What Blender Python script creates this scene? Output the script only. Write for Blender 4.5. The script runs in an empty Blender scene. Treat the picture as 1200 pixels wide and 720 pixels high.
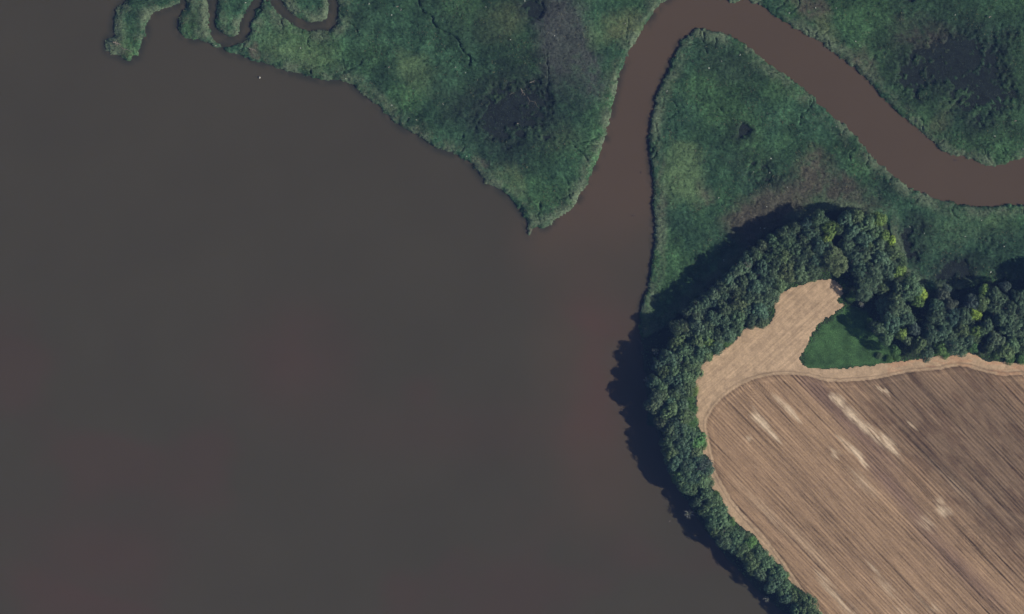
import bpy, math, random
import numpy as np
from mathutils import Vector

S = 0.6                      # metres per photo pixel
W0, H0 = 600.0, 360.0        # photo centre in pixels
RNG = np.random.default_rng(7)
random.seed(7)
scene = bpy.context.scene
COL = scene.collection

def X(px): return (np.asarray(px, dtype=float) - W0) * S
def Y(py): return (H0 - np.asarray(py, dtype=float)) * S

# ------------------------------------------------------------------ noise
def _h(ix, iy, seed):
    n = (ix.astype(np.int64) * 374761393 + iy.astype(np.int64) * 668265263 + seed * 974634777) & 0xFFFFFFFF
    n = ((n ^ (n >> 13)) * 1274126177) & 0xFFFFFFFF
    n = ((n ^ (n >> 16)) * 2246822519) & 0xFFFFFFFF
    n = n ^ (n >> 15)
    return (n & 0xFFFFFF) / float(0xFFFFFF)

def vn(x, y, seed=0):
    x = np.asarray(x, float); y = np.asarray(y, float)
    ix = np.floor(x); iy = np.floor(y)
    fx = x - ix; fy = y - iy
    fx = fx * fx * (3 - 2 * fx); fy = fy * fy * (3 - 2 * fy)
    a = _h(ix, iy, seed); b = _h(ix + 1, iy, seed); c = _h(ix, iy + 1, seed); d = _h(ix + 1, iy + 1, seed)
    return (a * (1 - fx) + b * fx) * (1 - fy) + (c * (1 - fx) + d * fx) * fy

def fbm(x, y, seed=0, octv=4, gain=0.5):
    s = 0; a = 1; t = 0
    for k in range(octv):
        ang = 0.6 * k
        xr = x * math.cos(ang) - y * math.sin(ang); yr = x * math.sin(ang) + y * math.cos(ang)
        s = s + a * vn(xr * 2 ** k + 17 * k, yr * 2 ** k - 9 * k, seed + k); t += a; a *= gain
    return s / t

def sstep(a, b, x):
    t = np.clip((x - a) / (b - a), 0, 1)
    return t * t * (3 - 2 * t)

# ------------------------------------------------------------------ outlines (photo pixels)
def smooth(poly, n=3, closed=True):
    P = np.array(poly, float); m = len(P); out = []
    for i in range(m if closed else m - 1):
        if closed:
            p0, p1, p2, p3 = P[(i - 1) % m], P[i], P[(i + 1) % m], P[(i + 2) % m]
        else:
            p0, p1, p2, p3 = P[max(i - 1, 0)], P[i], P[i + 1], P[min(i + 2, m - 1)]
        if np.linalg.norm(p2 - p1) > 150: out.append(p1); continue
        for k in range(n):
            t = k / n
            out.append(0.5 * ((2 * p1) + (-p0 + p2) * t + (2 * p0 - 5 * p1 + 4 * p2 - p3) * t * t + (-p0 + 3 * p1 - 3 * p2 + p3) * t ** 3))
    if not closed: out.append(P[-1])
    return np.array(out)

def sdist(x, y, poly):
    """signed distance in pixels, positive inside"""
    x = np.asarray(x, float); y = np.asarray(y, float)
    d2 = np.full(x.shape, 1e18); ins = np.zeros(x.shape, bool)
    n = len(poly)
    for i in range(n):
        ax, ay = poly[i]; bx, by = poly[(i + 1) % n]
        ex, ey = bx - ax, by - ay
        l2 = ex * ex + ey * ey
        if l2 < 1e-9: continue
        t = np.clip(((x - ax) * ex + (y - ay) * ey) / l2, 0, 1)
        d2 = np.minimum(d2, (x - ax - t * ex) ** 2 + (y - ay - t * ey) ** 2)
        if ay != by:
            c = ((ay > y) != (by > y)) & (x < (bx - ax) * (y - ay) / (by - ay) + ax)
            ins ^= c
    d = np.sqrt(d2)
    return np.where(ins, d, -d)

def pdist(x, y, line):
    d2 = np.full(np.shape(x), 1e18)
    for i in range(len(line) - 1):
        ax, ay = line[i]; bx, by = line[i + 1]
        ex, ey = bx - ax, by - ay
        t = np.clip(((x - ax) * ex + (y - ay) * ey) / (ex * ex + ey * ey + 1e-9), 0, 1)
        d2 = np.minimum(d2, (x - ax - t * ex) ** 2 + (y - ay - t * ey) ** 2)
    return np.sqrt(d2)

FAR = 9000
pA = smooth([(147,0),(141,7),(135,17),(132,35),(135,41),(127,45),(123,54),(127,61),(134,64),(140,66),(146,70),(152,71),(156,66),(161,66),(164,54),(168,47),(171,40),(172,27),(175,21),(180,15),(192,10),(200,7),(207,4),(211,0),(208,-40),(214,-160),(160,-160),(162,-40)])
pB = smooth([(219,0),(217,10),(212,15),(209,22),(208,30),(209,35),(214,42),(220,45),(230,47),(240,49),(250,54),(259,56),(260,53),(250,45),(247,40),(245,32),(244,15),(244,0),(240,-60),(242,-160),(222,-160),(226,-60)])
pC = smooth([(255,0),(253,15),(253,30),(256,36),(260,39),(266,43),(271,43),(276,42),(279,37),(284,22),(290,10),(295,0),(302,-7),(313,-10),(325,-6),(330,0),(337,10),(343,16),(350,21),(358,25),(367,26),(374,26),(380,24),(384,17),(384,0),(380,-60),(382,-160),(252,-160),(252,-60)])
bank_gd = [(872,0),(892,7),(910,20),(927,30),(947,42),(960,47),(975,61),(995,75),(1017,95),(1035,115),(1055,134),(1075,151),(1095,167),(1107,179),(1130,184),(1150,192),(1165,195),(1180,191),(1200,185),(1260,176),(1340,172)]
pD_core = [(309,0),(302,10),(296,27),(292,40),(284,50),(275,53),(266,54),(263,57),(267,61),(280,64),(287,67),(295,70),(312,75),(330,82),(350,87),(370,92),(383,95),(395,94),(412,99),(430,114),(442,122),(455,136),(472,150),(492,160),(508,172),(532,181),(552,192),(570,215),(585,222),(600,235),(612,250),(617,262),(619,272),(621,276),(624,268),(633,267),(642,265),(652,256),(665,250),(675,237),(687,217),(697,192),(707,170),(713,147),(721,107),(727,85),(735,65),(742,51),(752,37),(762,22),(772,7),(780,1),(795,-7),(825,-15),(850,-10)]
pD = smooth(pD_core + [(850,-160),(392,-160),(398,-30),(396,-6),(397,15),(395,27),(388,34),(380,36),(370,37),(360,35),(350,32),(340,27),(332,21),(325,15),(317,5),(312,-1)])
pG = smooth([(850,-10)] + bank_gd + [(1340,-160),(850,-160)])
bank_f = [(1340,232),(1260,236),(1200,239),(1165,241),(1135,242),(1112,237),(1085,229),(1062,217),(1040,200),(1020,182),(1005,162),(988,146),(970,132),(952,114),(937,100),(920,87),(900,74),(885,61),(862,45),(845,38),(832,35),(820,34),(810,38),(800,48),(790,65),(782,85),(772,107),(766,128),(762,150),(761,175),(763,195),(766,220),(767,245),(767,270),(766,295),(761,332),(752,360),(749,385)]
shore_h = [(751,395),(753,410),(754,430),(756,450),(760,472),(768,500),(776,525),(785,552),(797,578),(812,600),(828,625),(850,652),(878,682),(905,708),(935,735),(990,790),(1060,860)]
pF = smooth(bank_f + shore_h[:6] + [(900,420),(1340,420)])
pH = smooth([(749,398)] + shore_h + [(1340,860),(1340,325),(1200,328),(1160,330),(1130,338),(1100,342),(1075,335),(1058,318),(1050,295),(1040,262),(1025,250),(1000,246),(960,250),(930,262),(900,272),(882,290),(858,312),(840,330),(810,355),(785,378),(765,392)])
upland_far = np.array([(1340,860),(1340,325),(1800,300),(FAR,200),(FAR,FAR),(2600,2300)], float)
marsh_far = np.array([(1340,172),(1340,-160),(850,-160),(160,-160),(120,-900),(-900,-2500),(-3000,-FAR),(FAR,-FAR),(FAR,160),(1800,150)], float)
marsh_far2 = np.array([(1340,232),(1340,420),(1700,420),(FAR,420),(FAR,225),(1800,215)], float)

p_field = smooth([(907,370),(898,381),(889,383),(884,379),(879,383),(871,386),(866,394),(857,404),(844,412),(835,417),(827,422),(819,435),(815,450),(816,464),(815,485),(818,500),(822,506),(825,515),(823,530),(831,538),(834,547),(830,557),(832,570),(844,582),(854,603),(867,617),(887,632),(897,648),(908,658),(918,667),(927,683),(945,698),(955,717),(975,742),(1080,860),(1340,860),(1340,430),(1250,424),(1200,425),(1172,423),(1152,422),(1142,415),(1127,414),(1113,417),(1093,418),(1062,422),(1030,426),(1020,428),(1003,430),(970,432),(947,431),(938,420),(944,409),(950,396),(960,381),(973,371),(986,362),(988,357),(982,354),(984,348),(989,345),(987,338),(983,332),(975,327),(965,327),(957,328),(945,332),(932,336),(920,340),(912,346),(908,354)])
p_plough = smooth([(960,713),(938,687),(922,663),(907,642),(893,626),(880,612),(862,592),(852,576),(844,563),(838,550),(835,535),(831,515),(828,497),(833,483),(845,468),(862,455),(882,445),(903,440),(927,439),(947,441),(970,447),(995,447),(1020,445),(1033,443),(1067,436),(1100,433),(1127,429),(1150,435),(1175,440),(1200,439),(1340,436),(1340,860),(1110,860),(985,742)])
p_meadow = smooth([(947,430),(945,415),(950,402),(962,386),(975,376),(988,364),(1000,360),(1030,380),(1045,410),(1045,424),(1020,427),(1000,429),(970,431)])

def short_guts():
    r_ = random.Random(21); out = []
    banks = [(pD, 26), (pF, 22), (pG, 20)]
    for poly, n in banks:
        vis = [i for i in range(2, len(poly) - 2) if 60 < poly[i][0] < 1230 and 2 < poly[i][1] < 300]
        for _ in range(n):
            i = r_.choice(vis); p = np.array(poly[i]); tdir = poly[i + 1] - poly[i - 1]; nrm = np.array([-tdir[1], tdir[0]]) / (np.linalg.norm(tdir) + 1e-6)
            if sdist(np.array([p[0] + nrm[0] * 4]), np.array([p[1] + nrm[1] * 4]), poly)[0] < 0: nrm = -nrm
            a = math.atan2(nrm[1], nrm[0]) + r_.uniform(-.9, .9); p = p + nrm * r_.choice([-1, 3, 8]); pts = [tuple(p)]
            for k in range(r_.randint(4, 10)):
                a += r_.uniform(-.75, .75); p = p + np.array([math.cos(a), math.sin(a)]) * 3.2; pts.append(tuple(p))
            out.append(pts)
    return out
guts = [smooth(g, 3, False) for g in [
    [(493,-60),(488,-30),(490,0),(495,12),(507,20),(510,31),(525,39),(537,47),(542,60),(551,67),(550,76)],
    [(551,67),(560,74),(575,84)],
    [(948,110),(949,120),(947,128),(939,135),(937,146)],
    [(1025,66),(1021,78),(1013,90)],
    [(1077,146),(1079,155),(1088,162)],
    [(1080,228),(1074,236),(1067,247)],
    [(455,137),(462,130),(474,124),(486,120)],
    [(640,60),(643,90),(640,118)],
    [(842,125),(850,134),(862,146)],
    [(689,188),(680,178),(672,170)],
    [(1150,190),(1146,178),(1139,168)],
]]

# ------------------------------------------------------------------ vegetation colour of the marsh (real species / wetness patches)
GREEN = np.array([.046, .101, .040]); GREEN2 = np.array([.034, .080, .039]); PALE = np.array([.112, .182, .078])
YEL = np.array([.118, .150, .066]); BROWN = np.array([.110, .098, .066]); STRAW = np.array([.17, .155, .085])
WETC = np.array([.013, .019, .017])
blobs = [ # x, y, rx, ry, rot, kind, strength
    (602,132,50,40,-20,'wet',1.0),(575,150,30,18,20,'wet',.8),(632,112,12,26,0,'wet',.8),(625,8,16,16,0,'wet',.9),(640,160,28,14,0,'wet',.45),
    (1120,72,62,42,10,'wet',1.0),(1150,110,50,35,0,'wet',.85),(1075,95,28,28,40,'wet',.7),(1180,40,35,25,0,'wet',.4),(1065,2,14,10,0,'wet',.7),
    (876,157,11,10,0,'wet',.9),(1062,286,26,24,0,'wet',.85),(1055,310,24,16,0,'wet',.5),(1155,290,40,18,0,'wet',.35),(1115,322,36,16,-10,'wet',.8),(850,75,42,24,20,'dkg',.8),
    (890,200,34,18,20,'wet',.45),(900,265,40,20,-30,'wet',.3),(1000,225,34,16,0,'wet',.3),(820,190,14,10,0,'wet',.15),
    (660,45,34,60,0,'grey',.9),(690,80,20,40,0,'grey',.6),(645,20,22,26,0,'grey',.7),
    (480,80,22,20,0,'pale',.75),(490,95,18,22,0,'pale',.5),(588,25,30,20,-20,'yel',.6),(730,32,22,20,-20,'yel',.95),(700,45,14,18,0,'pale',.5),
    (800,197,27,28,0,'pale',1.0),(795,175,20,14,0,'pale',.6),(806,214,20,22,0,'pale',.9),(785,225,14,20,0,'pale',.5),(333,50,50,26,25,'pale',.45),(360,66,44,14,15,'pale',.5),
    (655,160,26,22,0,'pale',.3),(600,205,22,14,30,'yel',.45),(605,222,14,20,0,'pale',.45),
    (900,245,52,26,-28,'brown',1.0),(950,205,24,32,20,'brown',.85),(985,225,40,18,10,'brown',.75),(880,262,28,20,-40,'brown',.7),(1010,240,36,12,0,'brown',.3),(825,225,14,16,0,'brown',.5),
    (1085,42,40,22,10,'brown',.55),(950,10,26,14,30,'brown',.75),(968,40,22,16,40,'yel',.6),(1010,78,26,14,45,'brown',.55),(1115,127,14,9,0,'pale',.5),(1105,140,18,10,0,'yel',.5),
    (1150,262,40,22,0,'pale',.3),(1105,270,30,30,0,'pale',.2),(1160,215,20,5,0,'pale',.1),(565,290,1,1,0,'pale',.1),
    (140,50,18,18,0,'yel',.2),(560,30,60,30,20,'dkg',.5),(520,110,50,26,30,'dkg',.45),(840,280,30,30,0,'dkg',.2),
    (760,100,10,10,0,'dkg',.2),(1150,12,50,14,0,'grn',.5),(905,60,20,12,30,'pale',.25),(930,105,26,14,40,'pale',.25),(425,30,30,30,0,'dkg',.3),(410,105,40,8,25,'pale',.4),
    (565,190,14,6,40,'brown',.7),(660,251,10,4,-30,'brown',.6),(621,270,4,9,0,'brown',.8),(137,52,9,5,20,'brown',1.0),(297,60,9,7,10,'brown',.9),(556,204,10,5,50,'brown',.8),
    (775,75,4,40,-12,'pale',.4),(773,250,5,60,0,'brown',.4),(758,372,5,24,0,'pale',.5),
]
def marsh_props(px, py, sd):
    wx = px + 14 * (fbm(px / 26, py / 26, 91, 4, .6) - .5) * 2; wy = py + 14 * (fbm(px / 26, py / 26, 97, 4, .6) - .5) * 2
    n1 = fbm(px / 60, py / 60, 3, 4); n2 = fbm(px / 9, py / 9, 11, 4, .6)[..., None]; n3 = fbm(px / 22, py / 22, 29, 3)[..., None]
    c = GREEN * (1 - sstep(.35, .65, n1))[..., None] + GREEN2 * sstep(.35, .65, n1)[..., None]
    n4 = fbm(px / 45, py / 45, 47, 4, .55)[..., None]
    c = c * (0.4 + 1.2 * n2) * (.6 + .8 * n3) * (.45 + 1.1 * n4)
    c = c * (1 + .55 * sstep(.55, .8, fbm(px / 2.4, py / 2.4, 12, 2))[..., None])
    wet = np.zeros(px.shape); halo = np.zeros(px.shape)
    kinds = {'pale': PALE, 'yel': YEL, 'brown': BROWN, 'grey': np.array([.070, .076, .066]), 'dkg': np.array([.036, .068, .034]), 'grn': np.array([.045, .098, .038])}
    nb = fbm(px / 6, py / 6, 51, 3, .6)
    for (x, y, rx, ry, rot, kind, st) in blobs:
        a = math.radians(rot); dx = wx - x; dy = wy - y
        u = (dx * math.cos(a) + dy * math.sin(a)) / rx; v = (-dx * math.sin(a) + dy * math.cos(a)) / ry
        g = np.clip(1.28 - np.sqrt(u * u + v * v), 0, 1) * 1.5
        m = np.clip(g * st * (.2 + 1.5 * nb), 0, 1) if kind == 'wet' else np.clip(g * st * ((.1 + 1.5 * nb) if st < .9 else (.55 + .7 * nb)), 0, .9)
        if kind == 'wet':
            wet = np.maximum(wet, m); halo = np.maximum(halo, np.clip((2.0 - np.sqrt(u * u + v * v)) * .85, 0, 1) * st * (.45 + 1.1 * nb))
        else:
            m = m[..., None]; c = c * (1 - m) + kinds[kind] * (.6 + .8 * n2) * m
    edge = (1 - sstep(3, 20, sd)) * sstep(.32, .68, fbm(px / 17, py / 17, 33, 4, .65)) * 1.1
    edge = np.clip(edge, 0, 1)
    c = c * (1 - edge[..., None]) + np.array([.118, .158, .090]) * (.7 + .6 * n2) * edge[..., None]
    wet = wet * sstep(3, 14, sd)
    halo = np.clip(halo, 0, 1)[..., None] * sstep(3, 14, sd)[..., None]
    c = c * (1 - halo) + halo * (c * .36 + np.array([.010, .012, .012]))   # sparse, short, mud-stained growth round the wet hollows
    return c, wet

# ------------------------------------------------------------------ mesh helpers
def mesh_np(name, V, loops, sizes, mat, col=None, attrs=None, smooth_=False):
    me = bpy.data.meshes.new(name)
    V = np.ascontiguousarray(V, np.float32); loops = np.ascontiguousarray(loops, np.int32); sizes = np.asarray(sizes, np.int32)
    me.vertices.add(len(V)); me.vertices.foreach_set('co', V.ravel())
    me.loops.add(len(loops)); me.loops.foreach_set('vertex_index', loops)
    st = np.zeros(len(sizes), np.int32); st[1:] = np.cumsum(sizes)[:-1]
    me.polygons.add(len(sizes)); me.polygons.foreach_set('loop_start', st)
    try: me.polygons.foreach_set('loop_total', sizes)
    except Exception: pass
    me.update(calc_edges=True)
    if smooth_: me.polygons.foreach_set('use_smooth', np.ones(len(sizes), bool))
    if col is not None:
        a = me.attributes.new('Col', 'FLOAT_COLOR', 'POINT')
        c4 = np.ones((len(V), 4), np.float32); c4[:, :3] = col; a.data.foreach_set('color', c4.ravel())
    for k, v in (attrs or {}).items():
        a = me.attributes.new(k, 'FLOAT', 'POINT'); a.data.foreach_set('value', np.asarray(v, np.float32))
    me.materials.append(mat)
    return me

def link(name, me, parent=None, loc=None, label=None, cat=None, group=None, kind=None):
    o = bpy.data.objects.new(name, me); COL.objects.link(o)
    if parent is not None: o.parent = parent
    if loc is not None: o.location = loc
    if label: o['label'] = label
    if cat: o['category'] = cat
    if group: o['group'] = group
    if kind: o['kind'] = kind
    return o

def grid_faces(nx, ny):
    i = np.arange(nx - 1)[None, :] + (np.arange(ny - 1) * nx)[:, None]
    i = i.ravel()
    return np.stack([i, i + nx, i + nx + 1, i + 1], 1)   # py grows downwards: counter-clockwise seen from above

def compact(V, F, *arrs):
    used = np.zeros(len(V), bool); used[F.ravel()] = True
    idx = np.cumsum(used) - 1
    return (V[used], idx[F]) + tuple(a[used] for a in arrs)

# ------------------------------------------------------------------ materials
def nt(name):
    m = bpy.data.materials.new(name); m.use_nodes = True
    t = m.node_tree; b = t.nodes['Principled BSDF']
    return m, t, b
def node(t, typ, **kw):
    n = t.nodes.new(typ)
    for k, v in kw.items(): setattr(n, k, v)
    return n
def mathn(t, op, a, b=None, clamp=False):
    n = node(t, 'ShaderNodeMath', operation=op, use_clamp=clamp)
    for i, v in enumerate([a, b]):
        if v is None: continue
        if isinstance(v, (int, float)): n.inputs[i].default_value = v
        else: t.links.new(v, n.inputs[i])
    return n.outputs[0]
def mulc(t, col, fac):
    n = node(t, 'ShaderNodeVectorMath', operation='SCALE'); t.links.new(col, n.inputs[0])
    if isinstance(fac, (int, float)): n.inputs['Scale'].default_value = fac
    else: t.links.new(fac, n.inputs['Scale'])
    return n.outputs[0]
def noise(t, vec, scale, detail=3, rough=.6):
    n = node(t, 'ShaderNodeTexNoise'); n.inputs['Scale'].default_value = scale; n.inputs['Detail'].default_value = detail; n.inputs['Roughness'].default_value = rough
    t.links.new(vec, n.inputs['Vector']); return n.outputs['Fac']
def attr(t, name, out='Color'):
    n = node(t, 'ShaderNodeAttribute'); n.attribute_name = name; return n.outputs[out]
def objco(t): return node(t, 'ShaderNodeTexCoord').outputs['Object']
def remap(t, v, a, b, c, d):
    n = node(t, 'ShaderNodeMapRange'); t.links.new(v, n.inputs[0])
    for i, q in enumerate((a, b, c, d)): n.inputs[i + 1].default_value = q
    return n.outputs[0]
def spec(b, v):
    for k in ('Specular IOR Level', 'Specular'):
        if k in b.inputs: b.inputs[k].default_value = v; return

def mat_veg(name, rough=.75):           # colour attribute with fine mottling
    m, t, b = nt(name); co = objco(t)
    f = remap(t, noise(t, co, 1.1, 3, .7), .3, .7, .72, 1.28)
    t.links.new(mulc(t, attr(t, 'Col'), f), b.inputs['Base Color']); b.inputs['Roughness'].default_value = rough; spec(b, .15)
    return m
M_reed = mat_veg('marsh_reeds'); M_grass = mat_veg('meadow_grass')

def mat_ground():
    m, t, b = nt('soil'); co = objco(t)
    f = remap(t, noise(t, co, .6, 5, .65), .3, .7, .7, 1.3)
    t.links.new(mulc(t, attr(t, 'Col'), f), b.inputs['Base Color']); b.inputs['Roughness'].default_value = .9; spec(b, .2)
    return m
M_ground = mat_ground()

def mat_water():
    m, t, b = nt('silty_water'); co = objco(t)
    f = remap(t, noise(t, co, .012, 4, .5), .3, .7, .97, 1.03)
    t.links.new(mulc(t, attr(t, 'Col'), f), b.inputs['Base Color'])
    b.inputs['Roughness'].default_value = .12; spec(b, .5); b.inputs['IOR'].default_value = 1.33
    bp = node(t, 'ShaderNodeBump'); bp.inputs['Strength'].default_value = .06; bp.inputs['Distance'].default_value = .05
    t.links.new(noise(t, co, .9, 3, .5), bp.inputs['Height']); t.links.new(bp.outputs[0], b.inputs['Normal'])
    return m
M_water = mat_water()

def mat_field():
    m, t, b = nt('stubble_soil'); co = objco(t)
    def streak(rot, su, sv, detail=3, rough=.6):
        mp = node(t, 'ShaderNodeMapping'); mp.inputs['Rotation'].default_value = (0, 0, rot); mp.inputs['Scale'].default_value = (su, sv, 1)
        mp.vector_type = 'TEXTURE' if False else 'POINT'
        # rotate first, then stretch
        rotn = node(t, 'ShaderNodeVectorRotate', rotation_type='Z_AXIS'); rotn.inputs['Angle'].default_value = rot
        t.links.new(co, rotn.inputs['Vector'])
        sc = node(t, 'ShaderNodeVectorMath', operation='MULTIPLY'); sc.inputs[1].default_value = (su, sv, 1)
        t.links.new(rotn.outputs[0], sc.inputs[0]); t.nodes.remove(mp)
        # slight waver of the drill lines
        return noise(t, sc.outputs[0], 1.0, detail, rough)
    def rows_at(su, sv, d=2, r=.5):
        return streak(math.radians(46), sv, su, d, r)
    fine = rows_at(.66, .014, 2, .6); broad = rows_at(.16, .006, 2, .5); dash = rows_at(1.1, .09, 3, .6)
    v = mathn(t, 'ADD', remap(t, fine, .3, .7, -.26, .26), remap(t, broad, .3, .7, -.12, .12))
    # the drill rows themselves, 2.35 m apart and slightly wavering
    rr_ = node(t, 'ShaderNodeVectorRotate', rotation_type='Z_AXIS'); rr_.inputs['Angle'].default_value = math.radians(46); t.links.new(co, rr_.inputs['Vector'])
    sx_ = node(t, 'ShaderNodeSeparateXYZ'); t.links.new(rr_.outputs[0], sx_.inputs[0])
    ph_ = mathn(t, 'ADD', mathn(t, 'MULTIPLY', sx_.outputs['Y'], 2 * math.pi / 2.35), mathn(t, 'MULTIPLY', rows_at(.05, .012, 2, .5), 9.0))
    rowv = mathn(t, 'MULTIPLY', mathn(t, 'SINE', ph_), remap(t, rows_at(.25, .03, 2, .6), .35, .65, .02, .24))
    v = mathn(t, 'ADD', v, rowv)
    v = mathn(t, 'ADD', v, remap(t, dash, .3, .7, -.26, .26))
    dark = remap(t, rows_at(.42, .010, 1, .4), .58, .68, 0, -.34)     # wheel marks
    v = mathn(t, 'ADD', v, dark)
    v = mathn(t, 'MULTIPLY', v, attr(t, 'rows', 'Fac'))
    # margin: tyre streaks along the edge of the peninsula
    tr = streak(math.radians(-42), .03, .7, 3, .6)
    w = mathn(t, 'MULTIPLY', remap(t, tr, .3, .7, -.18, .18), attr(t, 'pen', 'Fac'))
    g = mathn(t, 'MULTIPLY', remap(t, noise(t, co, .9, 5, .75), .3, .7, -.2, .2), 1.0)
    tot = mathn(t, 'ADD', mathn(t, 'ADD', mathn(t, 'ADD', v, w), g), 1.0)
    t.links.new(mulc(t, attr(t, 'Col'), tot), b.inputs['Base Color']); b.inputs['Roughness'].default_value = .95; spec(b, .1)
    bp = node(t, 'ShaderNodeBump'); bp.inputs['Strength'].default_value = .35; bp.inputs['Distance'].default_value = .25
    hh = mathn(t, 'ADD', mathn(t, 'MULTIPLY', fine, attr(t, 'rows', 'Fac')), mathn(t, 'MULTIPLY', noise(t, co, 1.2, 4, .7), .5))
    t.links.new(hh, bp.inputs['Height']); t.links.new(bp.outputs[0], b.inputs['Normal'])
    return m
M_field = mat_field()

def mat_leaf():
    m, t, b = nt('leaves')
    oi = node(t, 'ShaderNodeObjectInfo')
    mix = node(t, 'ShaderNodeVectorMath', operation='MULTIPLY')
    t.links.new(oi.outputs['Color'], mix.inputs[0]); t.links.new(attr(t, 'Col'), mix.inputs[1])
    t.links.new(mix.outputs[0], b.inputs['Base Color']); b.inputs['Roughness'].default_value = .6; spec(b, .25)
    tr = node(t, 'ShaderNodeBsdfTranslucent'); t.links.new(mix.outputs[0], tr.inputs['Color'])
    ms = node(t, 'ShaderNodeMixShader'); ms.inputs[0].default_value = .28
    t.links.new(b.outputs[0], ms.inputs[1]); t.links.new(tr.outputs[0], ms.inputs[2]); t.links.new(ms.outputs[0], t.nodes['Material Output'].inputs['Surface'])
    return m
M_leaf = mat_leaf()
def mat_plain(name, c, rough=.85):
    m, t, b = nt(name); co = objco(t)
    rgb = node(t, 'ShaderNodeRGB'); rgb.outputs[0].default_value = (*c, 1)
    f = remap(t, noise(t, co, 3.0, 4, .6), .3, .7, .7, 1.3)
    t.links.new(mulc(t, rgb.outputs[0], f), b.inputs['Base Color']); b.inputs['Roughness'].default_value = rough
    return m
M_bark = mat_plain('bark', (.09, .07, .055)); M_dead = mat_plain('bleached_wood', (.25, .25, .22)); M_drift = mat_plain('driftwood', (.27, .22, .17))
M_buoy = mat_plain('buoy_paint', (.50, .48, .40), .5); M_dkwood = mat_plain('wet_wood', (.05, .035, .03))

# ------------------------------------------------------------------ ground sheet
def axis(a, b, step, far):
    core = np.arange(a, b + .01, step)
    out = []; s = step; v = b
    while v < far: s *= 1.35; v += s; out.append(v)
    lo = []; s = step; v = a
    while v > -far: s *= 1.35; v -= s; lo.append(v)
    return np.array(lo[::-1] + list(core) + out)
gx = axis(-60, 1330, 2.5, 16000); gy = axis(-140, 850, 2.5, 16000)
PX, PY = np.meshgrid(gx, gy)
sx, sy = PX.ravel(), PY.ravel()
near = (sx > -80) & (sx < 1345) & (sy > -170) & (sy < 870)
jx = sx + np.where(near, 2.6 * (fbm(sx / 6, sy / 6, 5, 3) - .5) * 2, 0); jy = sy + np.where(near, 2.6 * (fbm(sx / 6, sy / 6, 6, 3) - .5) * 2, 0)
marsh_polys = [pA, pB, pC, pD, pF, pG]
sdm = np.max([sdist(jx, jy, p) for p in marsh_polys + [marsh_far, marsh_far2]], axis=0)
sdu = np.maximum(sdist(jx, jy, pH), sdist(sx, sy, upland_far))
sdl = np.maximum(sdm, sdu)
z = -1.6 + 1.9 * sstep(-4, 1.5, sdl) + .12 * (fbm(sx / 20, sy / 20, 8, 3) - .5) * 2
z = z + 1.35 * sstep(-3, 9, sdu)
z = z + np.where(sdu > 0, .15 * (fbm(sx / 40, sy / 40, 9, 2) - .5), 0)
z = z - .6 * sstep(1.5, 5, sdist(sx, sy, p_field))
mc, mw = marsh_props(sx, sy, np.maximum(sdm, 0))
gc = mc * .55 * (1 - mw[:, None]) + WETC * (.2 + 1.6 * fbm(sx / 6, sy / 6, 77, 4, .7))[:, None] * mw[:, None]
gc[~near] = GREEN * 1.1
soil = np.array([.030, .044, .024]) * (.6 + .8 * fbm(sx / 5, sy / 5, 71, 3))[:, None]
u = sstep(-2, 3, sdu)[:, None]
md = sstep(-2, 1, sdist(sx + 9 * (fbm(sx / 6, sy / 6, 7, 3) - .5), sy + 9 * (fbm(sx / 6, sy / 6, 8, 3) - .5), p_meadow))[:, None]; soil = soil * (1 - md) + np.array([.06, .125, .045]) * md
gc = gc * (1 - u) + soil * u
mud = sstep(-1, 2, sdl)[:, None]; gc = gc * mud + np.array([.05, .04, .028]) * (1 - mud)
farland = (~near & (sdu > 20))[:, None]
gc = np.where(farland, np.array([.10, .10, .055]), gc)
V = np.stack([X(sx), Y(sy), z], 1); F = grid_faces(len(gx), len(gy))
me = mesh_np('ground', V, F.ravel(), np.full(len(F), 4), M_ground, gc, smooth_=True)
link('ground', me, kind='structure', label='low marsh and farmland ground reaching to the horizon', cat='ground')

def ground_z(px, py):
    j = np.clip(np.searchsorted(gx, px) , 1, len(gx) - 1); i = np.clip(np.searchsorted(gy, py), 1, len(gy) - 1)
    j = np.where(np.abs(gx[j - 1] - px) < np.abs(gx[j] - px), j - 1, j); i = np.where(np.abs(gy[i - 1] - py) < np.abs(gy[i] - py), i - 1, i)
    return z.reshape(len(gy), len(gx))[i, j]

# ------------------------------------------------------------------ water sheet
wxs = axis(-60, 1330, 3, 16000); wys = axis(-140, 850, 3, 16000)
WX, WY = np.meshgrid(wxs, wys); wx, wy = WX.ravel(), WY.ravel()
river = [(1400,205),(1200,213),(1150,216),(1100,205),(1050,165),(1000,110),(940,68),(880,25),(825,10),(790,25),(760,70),(740,130),(725,190),(705,250),(690,300)]
plume = river[-2:] + [(700,370),(690,450),(700,560)]
dr = pdist(wx, wy, river); dp = pdist(wx, wy, plume)
rv = (1 - sstep(35, 110, dr + 40 * (fbm(wx / 50, wy / 90, 2, 3) - .5))) * (1 - .75 * sstep(215, 350, wy)); pl = (1 - sstep(5, 110, dp + 60 * (fbm(wx / 50, wy / 120, 4, 4) - .5))) * .48
silt = np.clip(np.maximum(rv, pl), 0, 1)[:, None]
bay = np.array([.0655, .0560, .0350]); crk = np.array([.0985, .0680, .0420])
red = sstep(.50, .75, fbm(wx / 120, wy / 90, 44, 3))[:, None] * sstep(330, 400, wy[:, None])
wc = bay * (1 - silt) + crk * silt
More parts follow.
